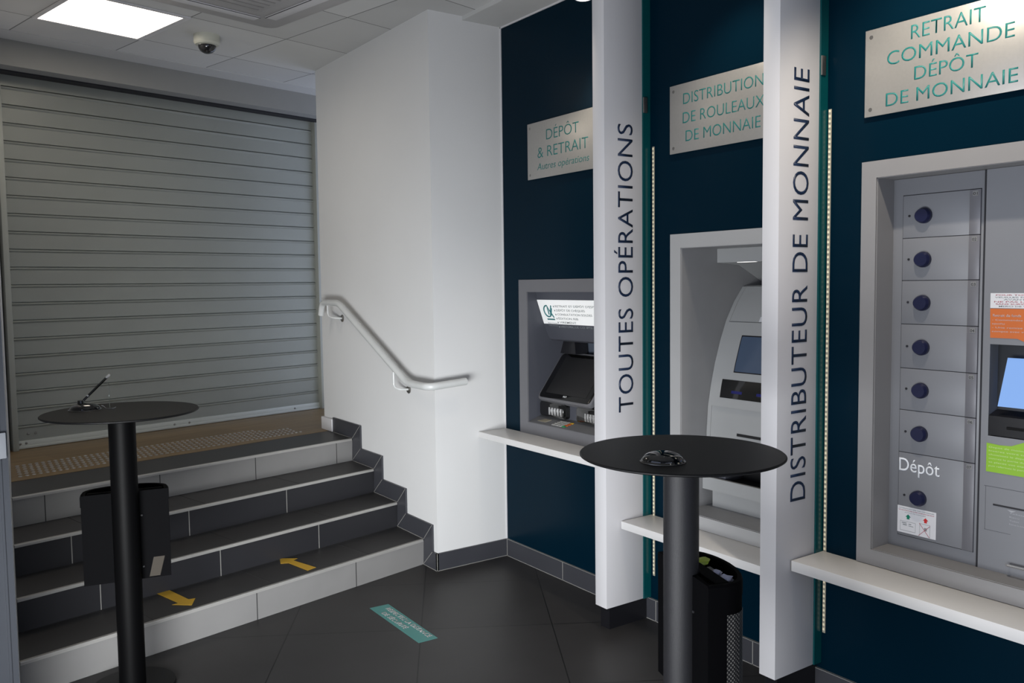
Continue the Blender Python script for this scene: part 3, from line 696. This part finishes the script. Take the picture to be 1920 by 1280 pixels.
obj('lettering', text('Dépôt', (XL-.0003, 1.731, .908), MY, ZV, .150, .050, .0006, weight=.002), txt_white, m3, smooth=0, label='white Dépôt lettering')
# pictogram notice
bm = new(); box(bm, (XL-.0018, 1.589, .682), (XL-.0003, 1.733, .779)); nt_ = obj('instruction_label', bm, paper_m, m3, smooth=0, label='white instruction label with green and red arrows')
Xn = XL-.0019
def lbox(bm, y0, y1, z0, z1, t=.0003, X=Xn): box(bm, (X-t, y1, z0), (X, y0, z1))
obj('small_print', merge([text('ATTENTION LIRE CES CONSIGNES', (Xn, 1.728, .770), MY, ZV, .132, .0038, .0002, weight=.01), text('AVANT DE DEPOSER', (Xn, 1.706, .756), MY, ZV, .08, .0034, .0002)]), txt_grey, nt_, smooth=0)
obj('small_print', merge([text('NE PAS INTRODUIRE AUTRE CHOSE QUE DES PIECES', (Xn, 1.728, .763), MY, ZV, .132, .0036, .0002, weight=.01)]), txt_red, nt_, smooth=0)
def arrow_up(y, z, s): return [Vector((Xn-.0001, y+a*s, z+b*s)) for a, b in ((.5, 0), (1, 0), (0, 1), (-1, 0), (-.5, 0), (-.5, -.8), (.5, -.8))]
bm = new(); prism(bm, arrow_up(1.692, .742, .010), (-.0003, 0, 0)); obj('green_arrow', bm, mat('arrow_green', (.0, .17, .10), .5), nt_, smooth=0)
bm = new(); prism(bm, arrow_up(1.627, .742, .010), (-.0003, 0, 0)); obj('red_arrow', bm, mat('arrow_red', (.5, .02, .02), .5), nt_, smooth=0)
bm = new()
for y0, y1, z0, z1 in ((1.722, 1.664, .724, .725), (1.722, 1.664, .690, .6912), (1.722, 1.7212, .690, .725), (1.6648, 1.664, .690, .725), (1.716, 1.698, .717, .720), (1.712, 1.697, .710, .714), (1.69, 1.68, .715, .718), (1.69, 1.672, .709, .711), (1.649, 1.610, .728, .729), (1.649, 1.648, .684, .729), (1.611, 1.610, .684, .729), (1.632, 1.622, .705, .716)):
    lbox(bm, y0, y1, z0, z1)
obj('diagram', bm, txt_grey, nt_, smooth=0)
bm = new(); tube(bm, [(Xn-.0004, 1.650, .730), (Xn-.0004, 1.612, .684)], .0008, 6); tube(bm, [(Xn-.0004, 1.652, .684), (Xn-.0004, 1.610, .726)], .0008, 6); obj('cross', bm, txt_red, nt_)
# right-hand unit
bm = new()
ys0, ys1 = .985, 1.4435
for z0, z1, y0, y1 in ((.624, 1.077, ys0, ys1), (1.382, 1.955, ys0, ys1), (1.077, 1.382, ys0, 1.07), (1.077, 1.382, 1.420, ys1)):
    box(bm, (XL, y0, z0), (XL+.3, y1, z1))
obj('control_body', bm, locker_m, m3, smooth=0)
bm = new(); box(bm, (XL+.055, 1.07, 1.14), (XL+.29, 1.42, 1.382)); 
obj('screen_recess', bm, mat('near_black_plastic', (.010, .012, .016), .4), m3, smooth=0)
bm = new(); prism(bm, [Vector((x, 1.072, z)) for x, z in ((XL+.002, 1.080), (XL-.002, 1.145), (XL+.05, 1.160), (XL+.05, 1.08))], (0, .346, 0)); pod = obj('reader_module', bm, satin_black, m3, smooth=0)
bm = new(); box(bm, (XL-.004, 1.28, 1.105), (XL+.0, 1.36, 1.114)); obj('card_slot', bm, gloss_black, pod)
bm = new(); obox(bm, (XL+.002, 1.392, 1.178), MY*.29, Vector((.022, 0, .160)), Vector((-.0015, 0, 0))); 
for v in bm.verts:
    if v.co.y > 1.35 and v.co.z > 1.25: v.co.y -= .018
bm.verts.ensure_lookup_table()
sc_ = obj('screen', bm, mat('lit_blue_screen', (.05, .08, .12), .2, emis=(.24, .43, .88), estr=.85), m3, smooth=0, label='bright blue touch screen')
def notice(name, m_, poly, label):
    bm = new(); prism(bm, [Vector((XL-.0003, y, z)) for y, z in poly], (-.0012, 0, 0)); return obj(name, bm, m_, m3, smooth=0, label=label)
n1 = notice('white_notice', paper_m, [(1.422, 1.501), (1.422, 1.550), (1.10, 1.550), (1.10, 1.501)], 'white notice with red and black print')
parts = []; partr = []
for i, (s, y0, y1) in enumerate((('POUR TOUTE OPERATION', 1.405, 1.17), ('VEUILLEZ PREPARER VOTRE CARTE', 1.408, 1.13), ('AVANT DE COMMENCER', 1.38, 1.15), ('NE PAS LAISSER VOS EFFETS', 1.41, 1.12), ('SANS SURVEILLANCE DANS LE HALL', 1.405, 1.12), ('MERCI DE VOTRE COMPREHENSION', 1.395, 1.13))):
    (partr if i in (0, 3, 4) else parts).append(text(s, (XL-.0016, y0, 1.5415-i*.0073), MY, ZV, y0-y1, .0046, .0002, weight=.012))
obj('small_print', merge(parts), txt_grey, n1, smooth=0); obj('small_print', merge(partr), txt_red, n1, smooth=0)
n2 = notice('orange_notice', orange_m, [(1.420, 1.403), (1.422, 1.499), (1.10, 1.499), (1.10, 1.403), (1.25, 1.403), (1.30, 1.388), (1.335, 1.403)], 'orange speech-bubble notice')
obj('small_print', merge([text('Retrait de fonds', (XL-.0016, 1.413, 1.473), MY, ZV, .088, .009, .0002, weight=.01)]+[text(s, (XL-.0016, 1.415, 1.460-i*.0125), MY, ZV, y_, .0055, .0002) for i, (s, y_) in enumerate((('- Commandez vos rouleaux a retirer', .25), ('aujourd\'hui', .04), ('- Une remise est possible sur votre', .26), ('compte avec votre carte de retrait', .24)))]), pinkw, n2, smooth=0)
n3 = notice('green_notice', green_m, [(1.423, .957), (1.423, 1.053), (1.38, 1.050), (1.345, 1.052), (1.30, 1.072), (1.29, 1.052), (1.10, 1.052), (1.10, .957)], 'lime green speech-bubble notice')
obj('small_print', merge([text(s, (XL-.0016, 1.415, 1.038-i*.0125), MY, ZV, y_, .0055, .0002) for i, (s, y_) in enumerate((('Depot de monnaie en vrac ou en sacs', .26), ('Inserez votre carte professionnelle', .25), ('choisissez le depot', .12), ('ouvrez la porte du casier indique', .20), ('et placez vos especes', .14), ('puis refermez la porte', .12)))]), mat('pale_green_print', (.45, .60, .25), .5), n3, smooth=0)
bm = new(); box(bm, (XL-.0004, ys0, .9075), (XL+.001, 1.428, .9085)); box(bm, (XL-.0004, 1.34, .760), (XL+.001, 1.425, .7607)); box(bm, (XL-.0004, 1.4225, .760), (XL+.001, 1.4232, .908)); obj('panel_gap', bm, seam_m, m3, smooth=0)
bm = new(); box(bm, (XL-.001, 1.27, .846), (XL+.002, 1.398, .852)); obj('receipt_slot', bm, seam_m, m3, smooth=0, label='black receipt slot')
parts = [text(s, (XL-.0002, 1.345, .828-i*.012), MY, ZV, y_, .005, .0002) for i, (s, y_) in enumerate((('Tickets', .045), ('Recu', .03), ('Ticket', .03), ('Retirez le ticket', .05)))]
b_ = new(); prism(b_, [Vector((XL-.0002, y, z)) for y, z in ((1.353, .840), (1.325, .840), (1.339, .834))], (-.0003, 0, 0)); parts.append(b_)
obj('small_print', merge(parts), mat('faint_print', (.34, .35, .37), .5), m3, smooth=0)
bm = new(); tube(bm, fillet([(XL, 1.342, .663), (XL-.022, 1.342, .663), (XL-.022, 1.15, .663), (XL, 1.15, .663)], .006, 4), .0042, 12); obj('handle', bm, metal_bright, m3, label='chrome drawer handle')

# ------------------------------------------------------------------ floor and step markings
bm = new(); prism(bm, [Vector(p) for p in ((1.787, 3.838, .0002), (1.887, 3.832, .0002), (1.879, 3.322, .0002), (1.783, 3.326, .0002))], (0, 0, .0008))
fs = tag(obj('floor_sticker', bm, sticker_m, smooth=0), 'teal strip sticker with pale safety-distance lettering on the dark floor tiles', 'floor sticker', loc=(1.835, 3.58, .0002))
obj('lettering', merge([text('RESPECTEZ LA DISTANCE', (1.847, 3.785, .0011), MY, XV, .43, .026, .0003, weight=.01), text('DE SÉCURITÉ', (1.804, 3.745, .0011), MY, XV, .24, .026, .0003, weight=.01)]), pinkw, fs, smooth=0)
for pts_, lab in (([(.883, 4.258), (.942, 4.271), (.986, 4.087), (1.016, 4.083), (.978, 4.000), (.906, 4.060), (.934, 4.066)], 'yellow arrow sticker on the lowest step, pointing down towards the floor'),
                  ([(1.641, 4.159), (1.587, 4.137), (1.551, 4.312), (1.514, 4.329), (1.541, 4.418), (1.618, 4.360), (1.587, 4.339)], 'yellow arrow sticker on the lowest step, pointing up the stairs')):
    bm = new(); prism(bm, [Vector((x, y, .1505)) for x, y in pts_], (0, 0, .0008))
    c = sum((Vector((x, y, .1505)) for x, y in pts_), Vector())/len(pts_)
    tag(obj('arrow_sticker', bm, yellow_m, smooth=0), lab, 'arrow sticker', 'yellow arrows on the lowest step', loc=c)

# ------------------------------------------------------------------ standing tables with bins
def table(cx, cy, r, label, pm, rb=.20):
    t = thing('standing_table', label, 'table', (cx, cy, 0), 'round black standing tables')
    bm = new(); lathe(bm, [(0, 1.112), (r-.004, 1.112), (r, 1.1145), (r, 1.1175), (r-.003, 1.120), (0, 1.120)], (cx, cy, 0), 96); obj('table_top', bm, black_m, t, label='round black top')
    bm = new(); lathe(bm, [(.0, .016), (.050, .016), (.050, 1.112), (0, 1.112)], (cx, cy, 0), 48); obj('post', bm, pm, t)
    bm = new(); lathe(bm, [(0, 0), (rb, 0), (rb+.003, .004), (rb, .013), (.06, .016), (0, .016)], (cx, cy, 0), 72); obj('base', bm, black_m, t)
    return t
LT = (.650, 3.635); RT = (1.757, 1.697)
shaded_black = mat('shaded_black_coat', (.0016, .0016, .0018), .5, spec=.08, noise=.1, nscale=60)  # left post coat, blackened to paint in the shade around that table
table(*LT, .288, 'round black standing table with a pen, in front of the steps', shaded_black, .16)
table(*RT, .286, 'round black standing table near the coin machine', post_m)

bin_m = mat('shaded_black_metal', (.0016, .0016, .0020), .7, spec=.05, noise=.1, nscale=60)  # black deepened to carry the shade at the left bin; both bins share it
perf = bpy.data.materials.new('perforated_black_metal'); perf.use_nodes = True
nt = perf.node_tree; b_ = nt.nodes['Principled BSDF']; b_.inputs['Roughness'].default_value = .4
tc = nt.nodes.new('ShaderNodeTexCoord'); br = nt.nodes.new('ShaderNodeTexVoronoi'); br.inputs['Scale'].default_value = 1.0; br.inputs['Randomness'].default_value = 0
uv = nt.nodes.new('ShaderNodeUVMap'); uv.uv_map = 'UVMap'
mp = nt.nodes.new('ShaderNodeMapping'); mp.inputs['Rotation'].default_value = (0, 0, math.pi/4); mp.inputs['Scale'].default_value = (115, 115, 1)
nt.links.new(uv.outputs[0], mp.inputs[0]); nt.links.new(mp.outputs[0], br.inputs['Vector'])
cr = nt.nodes.new('ShaderNodeValToRGB'); cr.color_ramp.elements[0].position = .30; cr.color_ramp.elements[1].position = .36
cr.color_ramp.elements[0].color = (.13, .125, .115, 1); cr.color_ramp.elements[1].color = (.010, .010, .011, 1)
nt.links.new(br.outputs['Distance'], cr.inputs[0]); nt.links.new(cr.outputs[0], b_.inputs['Base Color'])
MATS['perf'] = perf

def bin_(cx, cy, ang, label, z0, z1, oa, os_, bag=False):
    """D-shaped bin with a notch for the post in its flat back; the bowed front faces direction ang"""
    t = thing('waste_bin', label, 'bin', (cx, cy, z0), 'black bins hung on the table posts')
    A = Vector((math.cos(ang), math.sin(ang), 0)); S = Vector((-A.y, A.x, 0)); C0 = Vector((cx, cy, 0))+A*oa+S*os_
    H = .160; D = .155; RN = .0515
    def outline(inset=0):
        o = [(inset, -(H-inset))]
        half = math.acos(max(-1, min(1, (oa+inset)/RN))) if abs(oa+inset) < RN else 0
        if half:
            for i in range(9):
                a = -half+2*half*i/8; o.append((-oa+RN*math.cos(a), -os_+RN*math.sin(a)))
        o.append((inset, H-inset))
        for i in range(0, 17):
            a = math.pi/2-math.pi*i/16
            o.append((.055+(D-.055-inset)*max(0, math.cos(a))**.85, (H-inset)*math.sin(a)*1.0))
        return o
    ol = outline(); n = len(ol)
    bm = new(); prism(bm, [C0+A*a+S*s+ZV*z0 for a, s in ol], (0, 0, z1-.045-z0)); obj('body', bm, bin_m, t)
    bm = new(); inn = [(a if 0 < k <= n-18 else None, s) for k, (a, s) in enumerate(ol)]
    cA, cS = .075, 0
    inn = [(cA+(a-cA)*.86 if k > n-19 or k == 0 else max(a, .012)+.006, cS+(s-cS)*.90) for k, (a, s) in enumerate(ol)]
    def ring(o, z, g=1.0): return [bm.verts.new(C0+A*(cA+(a-cA)*(g if k > n-18 else 1))+S*(s*g)+ZV*z) for k, (a, s) in enumerate(o)]
    R0 = ring(ol, z1-.045, 1.015); R1 = ring(ol, z1-.006, 1.015); R2 = ring(ol, z1, .985); R3 = ring(inn, z1-.001); R4 = ring(inn, z1-.04)
    for P_, Q in ((R0, R1), (R1, R2), (R2, R3), (R3, R4)):
        for i in range(n): j = (i+1) % n; bm.faces.new((P_[i], P_[j], Q[j], Q[i]))
    bm.faces.new(R4)
    obj('lid', bm, bin_m, t)
    bm = new(); fr = [(.034, -.138), (.034, .138), (.075, .136), (.075, -.136)] if bag else [(.034, -.138), (.034, .138), (.055, .138), (.055, -.138)]
    prism(bm, [C0+A*a+S*s+ZV*(z1-.006) for a, s in fr], (0, 0, .004)); obj('cover_flap', bm, bin_m, t)
    # perforated front panels
    for sgn in (1, -1):
        bm = new(); uvl = bm.loops.layers.uv.new('UVMap'); seq = [ol[n-17+i] for i in (range(2, 8) if sgn > 0 else range(12, 17))]; L = 0; prev = None; rows = []
        for a, s in seq:
            p = C0+A*(a+.0015)+S*(s*1.012)
            if prev is not None: L += (p-prev).length
            prev = p; rows.append((p, L))
        zb, zt = z0+.02, z1-.085
        for (pa, la), (pb, lb) in zip(rows, rows[1:]):
            vs = [bm.verts.new(pa+ZV*zb), bm.verts.new(pb+ZV*zb), bm.verts.new(pb+ZV*zt), bm.verts.new(pa+ZV*zt)]
            f = bm.faces.new(vs)
            for lp, (u, v) in zip(f.loops, ((la, zb), (lb, zb), (lb, zt), (la, zt))): lp[uvl].uv = (u, v)
        obj('perforated_panel', bm, perf, t)
    for zz_ in (z0+.05, z1-.10):
        bm = new(); lathe_dir(bm, [(.0045, 0), (.004, .003), (0, .0045)], C0+S*(-os_-.058)+ZV*zz_, -A, 12); obj('screw', bm, post_m, t)
    return t, C0, A, S
caml = math.atan2(LT[1], LT[0])
bL_, C0, A, S = bin_(*LT, math.radians(78.6), 'black bin with a beige tape patch, on the post of the table by the steps', .43, .79, .026, .0)
bm = new(); q = C0-A*.0014; prism(bm, [q-S*.105+ZV*.428, q-S*.075+ZV*.428+S*(-.0), q-S*.112+ZV*.512+S*0, q-S*.145+ZV*.512], A*.001)
bm.free(); bm = new()
prism(bm, [q-S*.078+ZV*.436, q-S*.118+ZV*.436, q-S*.138+ZV*.514, q-S*.096+ZV*.514], A*.001)
obj('tape_patch', bm, mat('shaded_beige_tape', (.022, .016, .009), .7), bL_, smooth=0, label='beige tape patch')  # beige darkened in the colour itself for shade on this bin
bR_, C1, A1, S1 = bin_(*RT, math.radians(-20), 'black bin holding paper litter, on the post of the table by the coin machine', .405, .780, .010, .018, True)
# litter: crumpled pieces
def crumple(c, r, m_, name, label, cat, sc=(1, 1, .6)):
    bm = new(); bmesh.ops.create_icosphere(bm, subdivisions=2, radius=r)
    for v in bm.verts:
        v.co *= random.uniform(.7, 1.2); v.co = Vector((v.co.x*sc[0], v.co.y*sc[1], v.co.z*sc[2]))+Vector(c)
    return tag(obj(name, bm, m_, smooth=20), label, cat, loc=c)
cB = C1+A1*.095
crumple(cB+S1*.065+ZV*.768, .026, mat('lime_wrapper', (.50, .62, .05), .4), 'wrapper', 'crumpled lime green wrapper in the bin', 'litter', (1.2, .9, .5))
crumple(cB-S1*.035+ZV*.768, .015, mat('crumpled_white_paper', (.62, .62, .75), .6), 'paper_ball', 'small crumpled white paper scrap beside the lime wrapper in the bin', 'litter', (1, 1, .6))
crumple(cB-S1*.082+ZV*.767, .021, MATS['crumpled_white_paper'], 'paper_ball', 'larger crumpled white paper scrap at the near end of the bin', 'litter', (1.3, .9, .5))
bm = new(); obox(bm, cB+S1*.03+A1*.0+ZV*.762, -S1*.055, A1*.012, ZV*.003, .001); tag(obj('paper_strip', bm, mat('grey_paper', (.2, .2, .2), .6)), 'thin grey paper strip lying between the wrapper and the scraps in the bin', 'litter', loc=cB+ZV*.762)

# ------------------------------------------------------------------ pen stands
def pen_base(cx, cy, r, label, group):
    t = thing('pen_stand', label, 'pen stand', (cx, cy, 1.120), group)
    bm = new(); lathe(bm, [(0, 0), (r, 0), (r+.001, .003), (r-.003, .006)]+[((r-.005)*math.cos(a), .006+.022*math.sin(a)) for a in [math.pi/2*i/10 for i in range(10)]]+[(0, .028)], (cx, cy, 1.120), 64); obj('dome', bm, gloss_black, t)
    bm = new(); pts_ = [(cx+(r+.0005)*math.cos(a), cy+(r+.0005)*math.sin(a), 1.1215) for a in [2*math.pi*i/48 for i in range(49)]]
    tube(bm, pts_, .0012, 6); obj('rim', bm, screw_m, t, label='thin bright rim')
    return t
g_ = 'glossy black pen stands'
pen_base(1.628, 1.640, .060, 'empty glossy black pen stand on the table near the coin machine', g_)
pb = pen_base(.540, 3.765, .060, 'glossy black pen stand on the table in front of the steps', g_)
bm = new(); lathe(bm, [(0, 0), (.014, 0), (.012, .012), (0, .014)], (.528, 3.775, 1.146), 20); obj('swivel', bm, gloss_black, pb)
bm = new(); a_ = Vector((.528, 3.775, 1.148)); e_ = Vector((.640, 3.800, 1.250)); d_ = (e_-a_)
tube(bm, [a_+d_*t for t in (0, .04, .5, .9, 1)], .005, 14, rad=[.0028, .0045, .0052, .0050, .0040]); pen = thing('pen', 'black ballpoint pen with chrome tip standing slanted in its stand', 'pen', a_)
obj('barrel', bm, gloss_black, pen)
bm = new(); tube(bm, [a_+d_*t for t in (.88, 1.0, 1.02)], .005, 14, rad=[.0056, .0052, .003]); obj('cap', bm, metal_bright, pen)
bm = new(); tube(bm, [a_+d_*t for t in (.22, .26)], .0062, 14); obj('ring', bm, metal_bright, pen)
bm = new(); tube(bm, fillet([(.598, 3.750, 1.134), (.607, 3.745, 1.130), (.612, 3.742, 1.122), (.628, 3.73, 1.1217), (.640, 3.725, 1.1217), (.646, 3.722, 1.126)], .006, 4), .0014, 6); tag(obj('bead_chain', bm, metal_bright), 'short steel bead chain trailing from the pen stand', 'chain', loc=(.60, 3.75, 1.12))
ac_mat = mat('clear_acrylic', (.8, .9, .86), .03, trans=1, noise=0)
bm = new(); pA = Vector((.628, 3.765, 1.1205)); obox(bm, pA, Vector((-.003, .0, 0)), Vector((-.055, .08, 0)).normalized()*.11*0+Vector((-.030, -.100, 0)), ZV*.095); 
bm.free()
bm = new(); vd = Vector((.630, 3.765, 0)).normalized(); pe = Vector((.632, 3.765, 1.1202)); sd = (Vector((-.93, .36, 0))).normalized()
obox(bm, pe, vd*.09, sd*.002, ZV*.095, .0004); tag(obj('acrylic_holder', bm, ac_mat), 'clear acrylic sheet standing on the table behind the pen stand', 'leaflet holder', loc=pe)
